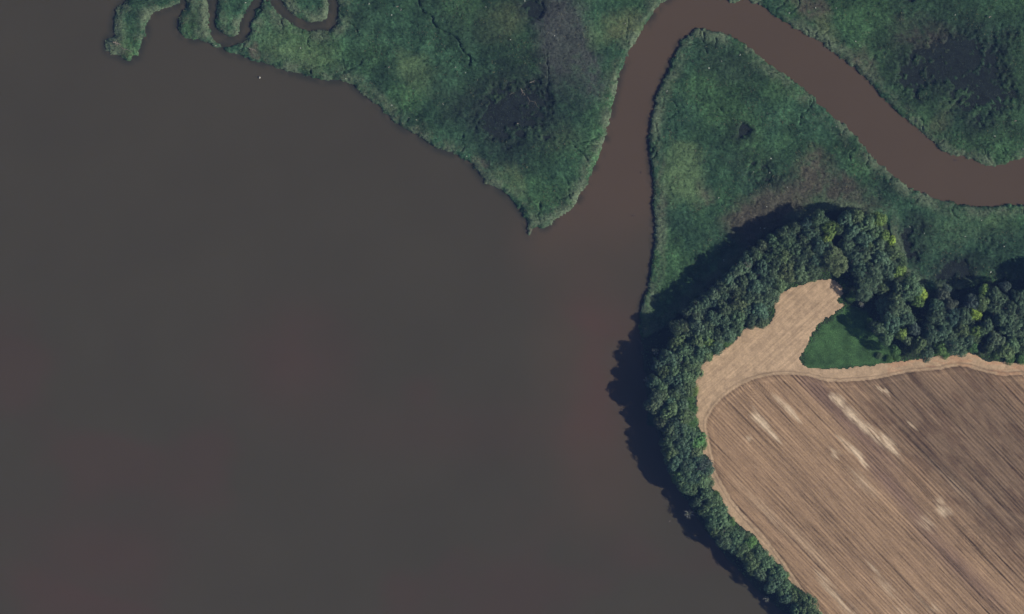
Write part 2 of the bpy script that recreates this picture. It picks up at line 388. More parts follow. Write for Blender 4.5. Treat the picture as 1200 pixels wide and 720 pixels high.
for (bx_, by_, br_, bq_, bs_) in [(338,425,66,56,.15),(692,450,30,90,.13),(120,655,95,54,.15),(520,505,150,36,.08)]:
    gg = np.exp(-(((wx + 30 * (fbm(wx / 40, wy / 40, 48, 3) - .5) * 2 - bx_) / br_) ** 2 + ((wy - by_) / bq_) ** 2))[:, None] * bs_
    wc = wc * (1 + gg * np.array([1., -.35, .1]))
wc = wc * (1 + red * np.array([.10, -.05, .0])) * (.97 + .06 * fbm(wx / 50, wy / 50, 45, 2))[:, None]
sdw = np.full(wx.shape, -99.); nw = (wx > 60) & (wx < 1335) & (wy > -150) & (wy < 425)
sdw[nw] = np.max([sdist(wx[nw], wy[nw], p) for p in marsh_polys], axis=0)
dark_fringe = sstep(-9, -1, sdw) * sstep(.42, .62, fbm(wx / 9, wy / 9, 46, 4, .6) + .12 * (wx < 620)) * .6  # patchy darker greenish band in the water colour along the marsh outline
dark_fringe = (dark_fringe * (wx < 800))[:, None]
wc = wc * (1 - dark_fringe) + np.array([.022, .028, .020]) * dark_fringe
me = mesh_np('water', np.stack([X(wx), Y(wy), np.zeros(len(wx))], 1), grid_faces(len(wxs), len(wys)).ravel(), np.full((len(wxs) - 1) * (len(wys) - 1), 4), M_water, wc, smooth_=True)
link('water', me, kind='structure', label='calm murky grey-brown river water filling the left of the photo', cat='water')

# ------------------------------------------------------------------ marsh canopies with reed blades
ST = 1.2
cx = np.arange(110, 1335, ST); cy = np.arange(-150, 425, ST)
CX, CY = np.meshgrid(cx, cy); qx, qy = CX.ravel(), CY.ravel()
kx = qx + 2.6 * (fbm(qx / 6, qy / 6, 5, 3) - .5) * 2 + 2.8 * (fbm(qx / 3, qy / 3, 55, 3, .7) - .5); ky = qy + 2.6 * (fbm(qx / 6, qy / 6, 6, 3) - .5) * 2 + 2.8 * (fbm(qx / 3, qy / 3, 56, 3, .7) - .5)
SDs = np.array([sdist(kx, ky, p) for p in marsh_polys])
SDs = SDs + 4.5 * (fbm(qx / 2.6, qy / 2.6, 57, 3, .7) - .5) * sstep(9, 1, np.abs(SDs))
SDU = sdist(kx, ky, pH)
# F runs under the wood: keep the reeds off the upland
SDs[4] = np.minimum(SDs[4], -SDU)
who = np.argmax(SDs, 0); sdc = np.max(SDs, 0)
gq = [pdist(qx + 3 * (fbm(qx / 5, qy / 5, 16, 3) - .5), qy + 3 * (fbm(qx / 5, qy / 5, 17, 3) - .5), g) for g in guts]
gq += [pdist(qx, qy, g) + .55 for g in short_guts()]
gut = np.min([d_ + (0 if i_ == 0 else .7 if i_ < 11 else .1) for i_, d_ in enumerate(gq)], 0) + 1.6 * (fbm(qx / 5, qy / 5, 15, 3) - .5)
colr, wet = marsh_props(qx, qy, np.maximum(sdc, 0))
hc = 1.35 + .46 * (fbm(qx / 2.6, qy / 2.6, 61, 3, .65) - .5) * 2 + .5 * (fbm(qx / 16, qy / 16, 62, 3) - .5) * 2
bankup = (1 - sstep(2, 14, sdc)) * .3
low = np.where(who == 4, .75, np.where(who <= 2, .22, .36))
hc = (hc + bankup) * sstep(-.3, 1.1, sdc) * (low + (1 - low) * sstep(.5, 7, sdc)) * (1 - sstep(.3, .9, wet + .75 * (fbm(qx / 5, qy / 5, 18, 4, .75) - .5))) * sstep(.5, 1.6, gut)
# reed clumps broken loose at the tip of the point bar
hc = np.clip(hc, 0, 4)
gz = ground_z(qx, qy)
cz = np.where(sdc > -.4, np.maximum(gz, .05) + hc, -.5)
colr = colr * (1 - .2 * wet[:, None])
FC = grid_faces(len(cx), len(cy))
keep = (hc[FC].max(1) > .18) & (sdc[FC].min(1) > -1.4)
FC = FC[keep]
cz = np.where(hc < .1, gz - .05, cz)
names = ['western reed spit beside a creek mouth, with a pale driftwood heap at its tip',
         'small reed island between two narrow creek mouths',
         'reed marsh inside the looping side creek at the top edge',
         'broad green marsh ending in a sharp point between bay and river',
         'green and brown marsh in the inside of the river bend, beside the wood',
         'green marsh with a large dark wet hollow, beyond the river at top right']
VC = np.stack([X(qx), Y(qy), cz], 1)
def blades(n, bx, by, bz, ccol, hmin, hmax, lean, wmin, wmax, per):
    m = n * per
    bx = np.repeat(bx, per); by = np.repeat(by, per); bz = np.repeat(bz, per); cc = np.repeat(ccol, per, 0)
    a = RNG.uniform(0, 2 * np.pi, m); le = RNG.uniform(.25, 1, m) * lean; h = RNG.uniform(hmin, hmax, m); w = RNG.uniform(wmin, wmax, m)
    bx = bx + RNG.normal(0, .18, m); by = by + RNG.normal(0, .18, m)
    dx, dy = np.cos(a), np.sin(a)
    P = np.zeros((m, 3, 3))
    P[:, 0] = np.stack([bx - dy * w / 2, by + dx * w / 2, bz], 1); P[:, 1] = np.stack([bx + dy * w / 2, by - dx * w / 2, bz], 1)
    P[:, 2] = np.stack([bx + dx * le, by + dy * le, bz + h], 1)
    c = cc * RNG.uniform(.65, 1.5, (m, 1))
    return P.reshape(-1, 3), np.repeat(c, 3, 0)
for k in range(6):
    fk = FC[(who[FC] == k).sum(1) >= 3] if k in (3, 5) else FC[(who[FC] == k).sum(1) >= 2]
    if not len(fk): continue
    v, f, c = compact(VC, fk, colr)
    # blades on this body
    vid = np.unique(fk.ravel()); vid = vid[hc[vid] > .2]
    n = int(len(vid) * .75); s = RNG.choice(vid, n)
    ox = qx[s] + RNG.uniform(-.6, .6, n); oy = qy[s] + RNG.uniform(-.6, .6, n)
    pv, pc = blades(n, X(ox), Y(oy), cz[s] - .15, colr[s] * RNG.uniform(.9, 1.25, (n, 1)), .35, 1.0, .8, .2, .45, 3)
    vs, cs, fs, ss = [v, pv], [c, pc], [f.ravel(), np.arange(len(pv)) + len(v)], [np.full(len(f), 4), np.full(len(pv) // 3, 3)]
    # pale dead stalks and flower heads, sparse
    n2 = int(len(vid) * .06); s = RNG.choice(vid, n2)
    s = s[(fbm(qx[s] / 20, qy[s] / 20, 38, 3) + .22 * (sdc[s] < 12)) > .54]; n2 = len(s)
    if n2:
        pv, pc = blades(n2, X(qx[s]), Y(qy[s]), cz[s], np.tile(STRAW, (n2, 1)), .3, .9, .7, .2, .4, 3)
        off = sum(map(len, vs)); vs.append(pv); cs.append(pc); fs.append(np.arange(len(pv)) + off); ss.append(np.full(len(pv) // 3, 3))
    # a few white flower heads, a metre or so across
    s = RNG.choice(vid, max(2, int(len(vid) / 2200)))
    pv, pc = blades(len(s), X(qx[s]), Y(qy[s]), cz[s] + .2, np.tile([.42, .44, .36], (len(s), 1)), .1, .4, .7, .4, .7, 7)
    off = sum(map(len, vs)); vs.append(pv); cs.append(pc); fs.append(np.arange(len(pv)) + off); ss.append(np.full(len(pv) // 3, 3))
    # sparse low sedge over the wet hollows of this body
    wid = np.where((who == k) & (wet > .3) & (hc < .4) & (sdc > 2) & (SDU < -1))[0]
    if len(wid):
        n3 = int(len(wid) * .55); s = RNG.choice(wid, n3)
        pv, pc = blades(n3, X(qx[s] + RNG.uniform(-.6, .6, n3)), Y(qy[s] + RNG.uniform(-.6, .6, n3)), gz[s], np.tile([.030, .042, .028], (n3, 1)) * RNG.uniform(.4, 2.4, (n3, 1)) * (.4 + 1.3 * fbm(qx[s] / 7, qy[s] / 7, 19, 3))[:, None], .15, .6, .5, .12, .3, 3)
        off = sum(map(len, vs)); vs.append(pv); cs.append(pc); fs.append(np.arange(len(pv)) + off); ss.append(np.full(len(pv) // 3, 3))
    me = mesh_np('marsh_grass', np.concatenate(vs), np.concatenate(fs), np.concatenate(ss), M_reed, np.concatenate(cs))
    link('marsh_grass' if k == 0 else 'marsh_grass.%03d' % k, me, kind='stuff', label=names[k], cat='marsh grass')

# ------------------------------------------------------------------ field sheets
fx = np.arange(808, 1340, 1.2); fy = np.arange(320, 860, 1.2)
FX, FY = np.meshgrid(fx, fy); ax_, ay_ = FX.ravel(), FY.ravel()
jx = ax_ + 2.6 * (fbm(ax_ / 4, ay_ / 4, 21, 4, .65) - .5) * 2; jy = ay_ + 2.6 * (fbm(ax_ / 4, ay_ / 4, 22, 3) - .5) * 2
sf = sdist(jx, jy, p_field); sp = sdist(ax_ + .4 * (jx - ax_), ay_ + .4 * (jy - ay_), p_plough)
al = np.array([1, 1.03]) / math.hypot(1, 1.03)
vv = ax_ * al[0] + ay_ * al[1]; uu = ax_ * al[1] - ay_ * al[0]      # along / across the rows
tan = np.array([.350, .227, .132]); dkb = np.array([.218, .146, .090]); sand = np.array([.70, .53, .35]); margin = np.array([.505, .352, .215]); purple = np.array([.24, .150, .112])
def fblob(x, y, lu, lv, warp=6):
    u0 = x * al[1] - y * al[0]; v0 = x * al[0] + y * al[1]
    wu = warp * .15 * (fbm(uu / 4, vv / 30, 81, 3) - .5) * 2; wv = warp * 2.5 * (vn(uu / 2.2, vv / 80, 82) - .5) * 2
    return np.clip(1.25 - np.sqrt(((uu + wu - u0) / lu) ** 2 + ((vv + wv - v0) / lv) ** 2), 0, 1)
dk = np.clip(fblob(1150, 500, 75, 150) * 1.1 + fblob(1180, 590, 60, 130) * .9 + fblob(1050, 480, 50, 80) * .6 + .5 * (fbm(uu / 22, vv / 90, 83, 3) - .5), 0, 1)[:, None]
pu = np.clip(fblob(1000, 500, 12, 90) * .9 + fblob(1045, 570, 11, 60) * 1.0 + fblob(1100, 640, 14, 60) * .7 + fblob(1150, 690, 12, 60) * .6 + fblob(955, 455, 12, 40) * .7, 0, 1)[:, None]
pc = tan * (1 - dk) + dkb * dk
pc = pc * (1 - pu * .7) + purple * .75 * pu * .7
mott = (sstep(.46, .66, fbm(uu / 9, vv / 26, 98, 4, .6)) * np.clip(dk[:, 0] * 1.3 + .15, 0, 1))[:, None]
pc = pc * (1 - mott * np.array([.24, .27, .27]))
pc = pc * (.80 + .4 * fbm(uu / 7, vv / 60, 84, 3)[:, None])
sandm = np.zeros(len(ax_))
for (x, y, lu, lv, st) in [(884,486,5,10,1.1),(893,495,4,14,1.1),(904,508,2.5,14,1.0),(912,468,3,12,.6),(922,478,3,14,.9),(930,487,1.6,10,.8),(977,467,4,6,1.),(985,472,5,9,1.0),(1000,488,5,14,1.),(1012,500,4,14,1.0),(1025,510,4.5,16,1.1),(1043,522,5,16,1.2),(1050,528,2,14,1.),(1003,530,3,12,1.1),(1010,541,2.2,9,1.0),
                       (990,520,3,10,.7),(977,531,5,6,.55),(1034,456,3,4,1.3),(1037,461,2,3,1.1),(1010,565,6,22,.35),(1104,597,6,9,.95),(1086,612,8,10,.45),(1098,585,4,6,.6),(970,690,3,20,.75),(985,704,3,16,.8),(965,678,4,14,.5),(1025,668,1.5,14,.7),(1040,690,5,22,.4),(1082,702,4,14,.6),(1095,715,5,10,.5),(945,640,6,40,.25),(1000,720,8,20,.4),
                       (1070,500,1.3,7,.7),(876,512,4,4,.6),(1062,720,8,16,.4),(1110,560,4,30,.2),(1145,590,3,40,.15),(898,600,6,50,.2)]:
    sandm = np.maximum(sandm, fblob(x, y, lu * 1.15 + .4, lv * 1.1, 3) * st * 1.1)
sandm = np.clip(sandm, 0, 1)[:, None]
sandm = np.clip(sandm * (.1 + 1.5 * fbm(uu / 1.5, vv / 14, 93, 4, .7)[:, None]), 0, 1) * sstep(.28, .5, fbm(uu / 2.2, vv / 30, 94, 3, .6) + .1 * sandm[:, 0])[:, None]
pc = pc * (1 - sandm) + sand * sandm
# swirl where the machine turned
rs = np.hypot(ax_ - 1138, ay_ - 631); sw = (1 - sstep(6, 17, rs)) * (.5 + .5 * np.sin(rs * 1.7 + 2 * np.arctan2(ay_ - 631, ax_ - 1138)))
pc = pc * (1 + .35 * (sw - .35 * (rs < 17)))[:, None]
# turning arcs at the top left corner
rs2 = np.hypot(ax_ - 882, ay_ - 452); sw2 = (1 - sstep(16, 30, rs2)) * (sp > 2) * (ay_ > 448)
pc = pc * (1 + .14 * sw2 * np.sin(rs2 * 2.1))[:, None]
# dark damp streak
ds = fblob(868, 598, 1.6, 10, 0)[:, None]; pc = pc * (1 - .55 * np.clip(ds * 1.4, 0, 1))
# margin and the peninsula of bare stubble
mcx = margin * (.66 + .68 * fbm(ax_ / 5, ay_ / 5, 85, 4, .7)[:, None])
mcx = mcx * (1 + .12 * (fbm(ax_ / 25, ay_ / 25, 86, 2)[:, None] - .5))
pen = sstep(0, 6, sdist(ax_, ay_, smooth([(815,470),(822,425),(900,375),(910,345),(960,325),(995,345),(985,365),(945,400),(945,432),(880,440),(840,465),(826,490)])))
redd = (sstep(.45, .6, fbm(ax_ / 14, ay_ / 3, 87, 3)) * ((ax_ > 1040) & (ay_ < 440)))[:, None]
mcx = mcx * (1 - redd * np.array([-.02, .10, .14]))
ridge = np.exp(-((sp + 3.2) / 1.1) ** 2)[:, None] * (.3 + .9 * fbm(ax_ / 14, ay_ / 14, 88, 2))[:, None]
ridge2 = np.exp(-((sp - 1.2) / 1.2) ** 2)[:, None]
ruts = (np.sin(sp * 2.3 + 2.5 * fbm(ax_ / 30, ay_ / 30, 95, 2)) * np.exp(-((sp + 3) / 5.0) ** 2) * fbm(ax_ / 10, ay_ / 10, 96, 2))[:, None]
fcol_m = mcx * (1 - .45 * ridge) * (1 + .22 * ruts)
pm = sstep(-.6, .6, sp)[:, None]
fcol = fcol_m * (1 - pm) + pc * pm
fcol = fcol * (1 - .28 * ridge2 * (.4 + .9 * vn(ax_ / 6, ay_ / 6, 89))[:, None])
line = np.exp(-((sp - 6.5) / 1.0) ** 2)[:, None] * (fbm(ax_ / 9, ay_ / 9, 90, 2) > .42)[:, None]
fcol = fcol * (1 + .22 * line)
fz = 1.72 + .25 * fbm(ax_ / 60, ay_ / 60, 30, 2) - .35 * sstep(2, -2, sf) + .10 * np.exp(-((sp + 3.2) / 1.5) ** 2) + .05 * np.sin(uu * 2 * math.pi / 4.2 + 3 * vn(uu / 30, vv / 120, 31)) * pm[:, 0]
rowsA = pm[:, 0] * (.85 + .15 * vn(ax_ / 20, ay_ / 20, 32)) * (1 - .5 * sandm[:, 0])
FF = grid_faces(len(fx), len(fy)); inside = sf[FF].min(1) > -.3; FF = FF[inside]
isp = sp[FF].mean(1) > 0
VF = np.stack([X(ax_), Y(ay_), fz], 1)
for nm, sel, lab in (('ploughed_field', isp, 'brown ploughed field with drill rows running down to the right'), ('field_margin', ~isp, 'pale sandy headland round the ploughed field with a bare tongue at its top left')):
    v, f, c, r_, p_ = compact(VF, FF[sel], fcol, rowsA, pen)
    me = mesh_np(nm, v, f.ravel(), np.full(len(f), 4), M_field, c, {'rows': r_, 'pen': p_}, True)
    link(nm, me, kind='structure', label=lab, cat='field')

# ------------------------------------------------------------------ grass: meadow and verge
def grass_obj(name, label, px, py, col, hmin, hmax, per=3, w=(.15, .35)):
    n = len(px); cc = np.asarray(col) * (.35 + 1.3 * fbm(px / 8, py / 8, 40, 4, .6))[:, None]
    pv, pcx = blades(n, X(px), Y(py), np.maximum(ground_z(px, py), 1.55) - .05, cc, hmin, hmax, .5, w[0], w[1], per)
    me = mesh_np(name, pv, np.arange(len(pv)), np.full(len(pv) // 3, 3), M_grass, pcx)
    link(name, me, kind='stuff', label=label, cat='grass')
n = 60000; rx = RNG.uniform(940, 1050, n); ry = RNG.uniform(355, 432, n)
rx2 = rx + 10 * (fbm(rx / 5, ry / 5, 1, 3) - .5) * 2
ok = (sdist(rx2, ry, p_meadow) > 0)
grass_obj('meadow_grass', 'smooth bright green grass corner beside the wood', rx[ok], ry[ok], [.084, .178, .060], .10, .25, 4, (.25, .5))
n = 160000; rx = RNG.uniform(745, 1340, n); ry = RNG.uniform(315, 740, n)
su_ = sdist(rx, ry, pH); sf_ = sdist(rx + 2.5 * (vn(rx / 4, ry / 4, 2) - .5), ry + 2.5 * (vn(rx / 4, ry / 4, 3) - .5), p_field)
pr = np.exp(-np.clip(-sf_ - 4, 0, 99) / 9)
ok = (su_ > 1) & (sf_ < .3) & (sdist(rx, ry, p_meadow) < 0) & (RNG.uniform(0, 1, n) < .15 + .85 * pr)
grass_obj('verge_grass', 'rough bright green grass and weeds between trees and sandy headland', rx[ok], ry[ok], [.100, .215, .062], .2, .8, 3, (.25, .6))

# ------------------------------------------------------------------ trees
def leaf_cloud(cen, rad, per, size, tint, up=.6):
    """leaf quads on the shells of clumps"""
    n = len(cen) * per
    C_ = np.repeat(cen, per, 0); R_ = np.repeat(rad, per)[:, None]; T_ = np.repeat(tint, per)
    d = RNG.normal(0, 1, (n, 3)); d[:, 2] = np.abs(d[:, 2]) * 1.0 - .25; d /= np.linalg.norm(d, axis=1)[:, None]
    P = C_ + d * R_ * RNG.uniform(.72, 1.08, (n, 1)) * np.array([1, 1, .85])
    N = d + RNG.normal(0, .38, (n, 3)) + np.array([0, 0, up]); N /= np.linalg.norm(N, axis=1)[:, None]
    A = np.cross(N, RNG.normal(0, 1, (n, 3))); A /= np.linalg.norm(A, axis=1)[:, None]; B = np.cross(N, A)
    s = RNG.uniform(.6, 1.15, (n, 1)) * size; asp = RNG.uniform(.55, .9, (n, 1))
    Q = np.stack([P - A * s, P - B * s * asp, P + A * s, P + B * s * asp], 1)
    col = np.clip(T_ * RNG.uniform(.75, 1.25, n), .3, 2)
    return Q.reshape(-1, 3), np.repeat(np.stack([col, col, col], 1), 4, 0)

def crown_mesh(name, seed, R=6.6, Htop=18., lowf=.42, nclump=34, cr=(1.0, 2.1), per=80, size=.32, conic=0.0):
    rs = np.random.RandomState(seed)
    # irregular outline: a few lobes
    ph = rs.uniform(0, 6.28, 3); am = rs.uniform(.08, .2, 3)
    cen, rad, tint = [], [], []
    tries = 0
    while len(cen) < nclump and tries < 4000:
        tries += 1
        a = rs.uniform(0, 6.28); rr = math.sqrt(rs.uniform(0, 1))
        lob = 1 + sum(am[i] * math.cos((i + 2) * a + ph[i]) for i in range(3))
        q = rr * (R - 1.3) * lob
        zt = Htop - 1.2 - Htop * .30 * (rr ** 2.6) * rs.uniform(.7, 1.1) - conic * rr * 2.0 - rs.uniform(0, 1.5)
        p = np.array([q * math.cos(a), q * math.sin(a), zt]); r = rs.uniform(*cr)
        if any(np.linalg.norm(p - c0) < (r + r0) * .48 for c0, r0 in zip(cen, rad)): continue
        cen.append(p); rad.append(r); tint.append(rs.uniform(.65, 1.45))
    # filling lower skirt so the crown is not see-through
    for i in range(24):
        a = 6.28 * i / 24; q = rs.uniform(.45, .8) * R * (1 + sum(am[j] * math.cos((j + 2) * a + ph[j]) for j in range(3)))
        cen.append(np.array([q * math.cos(a), q * math.sin(a), Htop * (lowf + rs.uniform(0, .10 + .2 * (i % 2)))])); rad.append(rs.uniform(1.6, 2.6)); tint.append(.85)
    Q, c = leaf_cloud(np.array(cen), np.array(rad), per, size, np.array(tint))
    return mesh_np(name, Q, np.arange(len(Q)), np.full(len(Q) // 4, 4), M_leaf, c)

def tube(vs, fs, p0, p1, r0, r1, n=7):
    p0 = Vector(p0); p1 = Vector(p1); d = (p1 - p0).normalized(); a = d.orthogonal().normalized(); b = d.cross(a)
    o = len(vs)
    for p, r in ((p0, r0), (p1, r1)):
        for k in range(n):
            t = 2 * math.pi * k / n; vs.append(tuple(p + a * math.cos(t) * r + b * math.sin(t) * r))
    for k in range(n): fs.append((o + k, o + (k + 1) % n, o + n + (k + 1) % n, o + n + k))
    fs.append(tuple(o + n + k for k in range(n))); fs.append(tuple(o + k for k in range(n))[::-1])

def pymesh(name, vs, fs, mat):
    me = bpy.data.meshes.new(name); me.from_pydata(vs, [], fs); me.update(); me.materials.append(mat); return me

def trunk_mesh(name, seed, Htop=18., R=6.6):
    r = random.Random(seed); vs, fs = [], []
    pts = [(0, 0, -1.0)]; 
    for k in range(1, 6): pts.append((pts[-1][0] + r.uniform(-.25, .25), pts[-1][1] + r.uniform(-.25, .25), Htop * .85 * k / 5))
    for k in range(5): tube(vs, fs, pts[k], pts[k + 1], .38 * (1 - k / 5.6), .38 * (1 - (k + 1) / 5.6), 8)
    for k in range(9):
        b = pts[2 + k % 3]; a = r.uniform(0, 6.28); L = r.uniform(.45, .8) * R
        m = (b[0] + math.cos(a) * L * .5, b[1] + math.sin(a) * L * .5, b[2] + L * .35); e = (b[0] + math.cos(a) * L, b[1] + math.sin(a) * L, b[2] + L * .85)
        tube(vs, fs, b, m, .16, .11, 6); tube(vs, fs, m, e, .11, .05, 6)
    return pymesh(name, vs, fs, M_bark)

def dead_mesh(name, seed, H=10., R=3.2, nb=26):
    r = random.Random(seed); vs, fs = [], []
    tube(vs, fs, (0, 0, -1.5), (0.2, .1, H * .6), .30, .2, 8); tube(vs, fs, (.2, .1, H * .6), (.3, -.1, H * .9), .2, .07, 8)
    for k in range(nb):
        zb = H * r.uniform(.45, .85); a = r.uniform(0, 6.28); L = R * r.uniform(.5, 1)
        m = (math.cos(a) * L * .5, math.sin(a) * L * .5, zb + L * .2); e = (math.cos(a + .2) * L, math.sin(a + .2) * L, zb + L * r.uniform(.3, .7))
        tube(vs, fs, (.2, .1, zb), m, .12, .09, 5); tube(vs, fs, m, e, .09, .05, 5)
        for j in range(4):
            a2 = a + r.uniform(-.9, .9); l2 = L * .4; q = [m[i] + (e[i] - m[i]) * r.uniform(0, 1) for i in range(3)]
            tube(vs, fs, q, (q[0] + math.cos(a2) * l2, q[1] + math.sin(a2) * l2, q[2] + l2 * .5), .06, .03, 4)
    return vs, fs

NP_ = 9
crowns = [crown_mesh('crown', 100 + i, nclump=[46, 40, 54, 34, 50, 46, 40, 60, 44][i], cr=[(.8, 1.7), (.9, 1.9), (.7, 1.5), (1., 2.1), (.7, 1.6), (.8, 1.7), (.9, 1.8), (.7, 1.3), (.8, 1.9)][i], conic=[0, .5, 0, 1, 0, .6, 0, 0, .3][i]) for i in range(NP_)]
trunks = [trunk_mesh('trunk', 200 + i) for i in range(4)]
shrubs = [crown_mesh('foliage', 300 + i, R=3.0, Htop=4.0, lowf=.25, nclump=16, cr=(.7, 1.2), per=90, size=.25) for i in range(3)]
def stem_mesh(seed):
    r = random.Random(seed); vs, fs = [], []
    for k in range(6):
        a = r.uniform(0, 6.28); tube(vs, fs, (0, 0, -.3), (math.cos(a) * 1.4, math.sin(a) * 1.4, 2.6), .09, .03, 5)
    return pymesh('stem', vs, fs, M_bark)
stems = [stem_mesh(400)]

# class colours: d dark blue-green, m mid green, o olive, y yellow green, b bright lime, p pale grey green, g fresh green, r greyish
CLS = {'d': (.094, .156, .088), 'm': (.118, .190, .088), 'o': (.122, .178, .086), 'y': (.190, .285, .074), 'b': (.290, .410, .070), 'p': (.142, .200, .112), 'g': (.118, .232, .070), 'r': (.100, .134, .100), 'k': (.066, .114, .078)}
CN = {'d': 'dark green', 'm': 'mid green', 'o': 'olive green', 'y': 'yellowish green', 'b': 'bright lime green', 'p': 'pale grey-green', 'g': 'fresh green', 'r': 'greyish', 'k': 'very dark green'}
T = []   # px, py, r, class
def add(s):
    for tok in s.split():
        a = tok.split(','); T.append((float(a[0]), float(a[1]), float(a[2]), a[3]))
# north head of the wood
add('958,257,8,m 971,269,8,y 983,270,6,m 948,275,8,d 990,257,8,d 1003,255,8,m 1015,263,9,m 1028,258,7,y 1024,272,8,m 1034,277,6,y 1043,284,5,b 1045,297,8,m 1028,288,8,d 1012,281,9,d 997,271,9,d 991,290,8,d 975,305,13,o 960,290,9,d 954,306,9,d 1001,300,10,d 1015,299,9,d 1031,304,10,d 1051,318,7,y 1022,318,10,d 1008,316,8,d 1039,316,9,d 945,318,7,m 966,282,6,y 1018,288,6,m 1055,306,6,m')
add('1012,338,10,d 1023,330,9,d 1035,337,9,m 1065,338,11,m 1078,344,6,b 1074,353,6,y 1052,338,7,d 1009,328,7,d 1036,361,9,d 1050,361,10,d 1048,348,7,o 1060,373,8,d 1043,378,10,d 1028,384,8,d 1037,396,7,m 1055,392,6,y 1070,386,6,r 1047,411,5,g 1062,399,5,p 1076,404,8,m 1084,411,8,d 1090,392,10,d 1097,372,9,d 1108,339,4,r 1103,346,6,r 1112,357,6,r 1096,358,7,d 1115,371,9,k 1100,408,7,g 1104,389,9,d 1119,405,11,d 1112,393,7,d 1060,345,7,d')
# east wood
add('1141,369,6,b 1152,342,6,y 1150,355,7,m 1138,354,7,r 1128,372,8,d 1127,388,8,m 1141,388,6,y 1140,397,6,m 1150,388,6,m 1156,380,6,d 1163,346,8,d 1171,352,7,d 1164,362,8,d 1161,372,6,d 1173,374,10,d 1185,383,12,o 1183,364,9,d 1196,366,9,d 1193,350,8,d 1201,382,9,d 1197,398,8,m 1165,400,9,p 1176,411,8,m 1185,402,8,m 1158,408,5,m 1176,336,5,r 1138,407,5,g 1133,400,7,d')
add('1213,345,10,d 1222,362,10,d 1215,380,10,m 1218,400,9,d 1207,408,8,m 1232,345,11,d 1238,325,11,d 1252,340,11,d 1250,318,10,m 1245,365,11,d 1262,355,10,d 1268,330,11,d 1235,385,10,d 1255,390,10,m 1240,405,8,d 1212,330,9,d 1225,322,10,d')
# north-west stretch
add('913,275,5,m 904,281,6,m 893,288,6,p 887,300,6,m 909,290,9,m 921,284,8,m 926,275,6,d 930,292,8,m 916,301,9,m 900,303,6,m 926,303,7,d 940,283,8,d 955,268,6,d 946,296,8,d 938,304,8,d 892,316,9,d 905,320,8,d 920,318,10,o 936,319,10,o 950,318,8,d 861,321,7,p 869,331,8,d 858,335,7,p 885,337,10,d 898,331,9,d 900,346,9,d 912,334,7,m 880,325,7,d')
add('836,346,7,p 848,347,7,d 864,345,9,o 865,358,9,o 863,371,9,m 862,381,8,m 873,364,8,d 885,350,9,d 888,363,9,d 897,350,8,d 880,374,6,d 847,362,9,d 837,373,9,d 849,378,8,d 805,367,6,p 815,370,7,p 803,383,7,p 817,384,9,p 826,392,8,m 816,398,9,m 829,401,8,y 840,394,8,d 852,392,8,d 795,397,7,m 800,411,9,m 790,406,8,m 785,420,9,d 807,425,9,m 820,412,9,m 826,417,6,m 891,377,6,o 838,405,7,d 875,350,7,d 828,382,8,d')
# western bend
add('795,419,8,d 777,436,8,m 790,434,9,m 784,444,8,d 806,428,10,m 803,441,10,m 813,437,7,m 775,453,8,m 770,466,9,p 766,475,8,p 777,464,8,m 789,462,7,m 796,455,8,d 804,453,8,m 785,480,10,m 797,475,8,d 800,487,9,m 775,495,7,p 790,494,9,d 793,445,7,d 784,470,7,d')
add('785,503,8,d 796,502,9,d 803,508,8,m 783,518,8,m 791,513,8,d 786,530,9,m 798,520,10,d 809,511,9,m 816,516,8,g 801,531,10,d 791,540,9,d 804,543,10,d 813,530,8,o 822,545,9,r 828,551,6,d 816,541,8,d 794,557,7,y 801,556,9,m 812,558,9,d 822,562,8,m 805,570,8,m 798,566,6,m 811,573,6,m')
# outer trees of the slanting belt
add('826,354,8,d 815,361,8,d 846,338,8,d 853,328,8,d 875,306,8,d 867,315,8,d 884,299,7,d 795,385,8,d 930,268,7,d 918,274,7,d')
# south stretch
add('826,579,8,m 834,587,8,m 827,597,7,m 838,601,9,m 835,611,8,m 845,611,8,m 848,622,8,m 839,620,7,m 849,634,8,d 862,631,8,m 858,641,6,d 869,642,8,m 878,635,6,g 877,652,8,m 882,661,9,m 889,649,7,m 896,660,8,m 889,671,7,d 904,669,6,m 911,672,7,m 905,684,8,d 917,690,8,m 921,699,7,d 930,699,6,m 940,702,7,m 946,713,11,m 933,713,7,m 960,727,8,m 972,740,8,m 956,740,9,m 985,752,9,m 970,755,9,m')
# lower trees standing in the gaps of the belt
p_wood = smooth([(935,262),(960,250),(1000,247),(1030,258),(1048,290),(1058,320),(1085,335),(1120,345),(1160,340),(1205,335),(1205,412),(1150,408),(1100,412),(1050,408),(1035,400),(1030,360),(1000,335),(975,322),(940,325),(905,340),(895,372),(870,380),(845,405),(820,418),(808,440),(806,470),(815,505),(820,530),(828,565),(850,608),(885,640),(915,675),(950,715),(985,760),(965,765),(925,716),(890,672),(850,638),(825,600),(800,574),(782,535),(776,500),(762,468),(768,425),(788,400),(805,370),(835,345),(862,325),(890,290)])
cxy = RNG.uniform((750, 245), (945, 760), (9000, 2)); cs_ = sdist(cxy[:, 0], cxy[:, 1], p_wood)
for (x_, y_), d_ in zip(cxy, cs_):
    if d_ < 3: continue
    if min((x_ - a[0]) ** 2 + (y_ - a[1]) ** 2 for a in T) < 9.8 ** 2: continue
    if (x_ > 800 and 450 < y_ < 514): continue
    T.append((round(float(x_), 1), round(float(y_), 1), random.uniform(6, 9.5), random.choice('dddmk')))
print('trees', len(T))
B = []
def addb(s):
    for tok in s.split():
        a = tok.split(','); B.append((float(a[0]), float(a[1]), float(a[2]), a[3]))
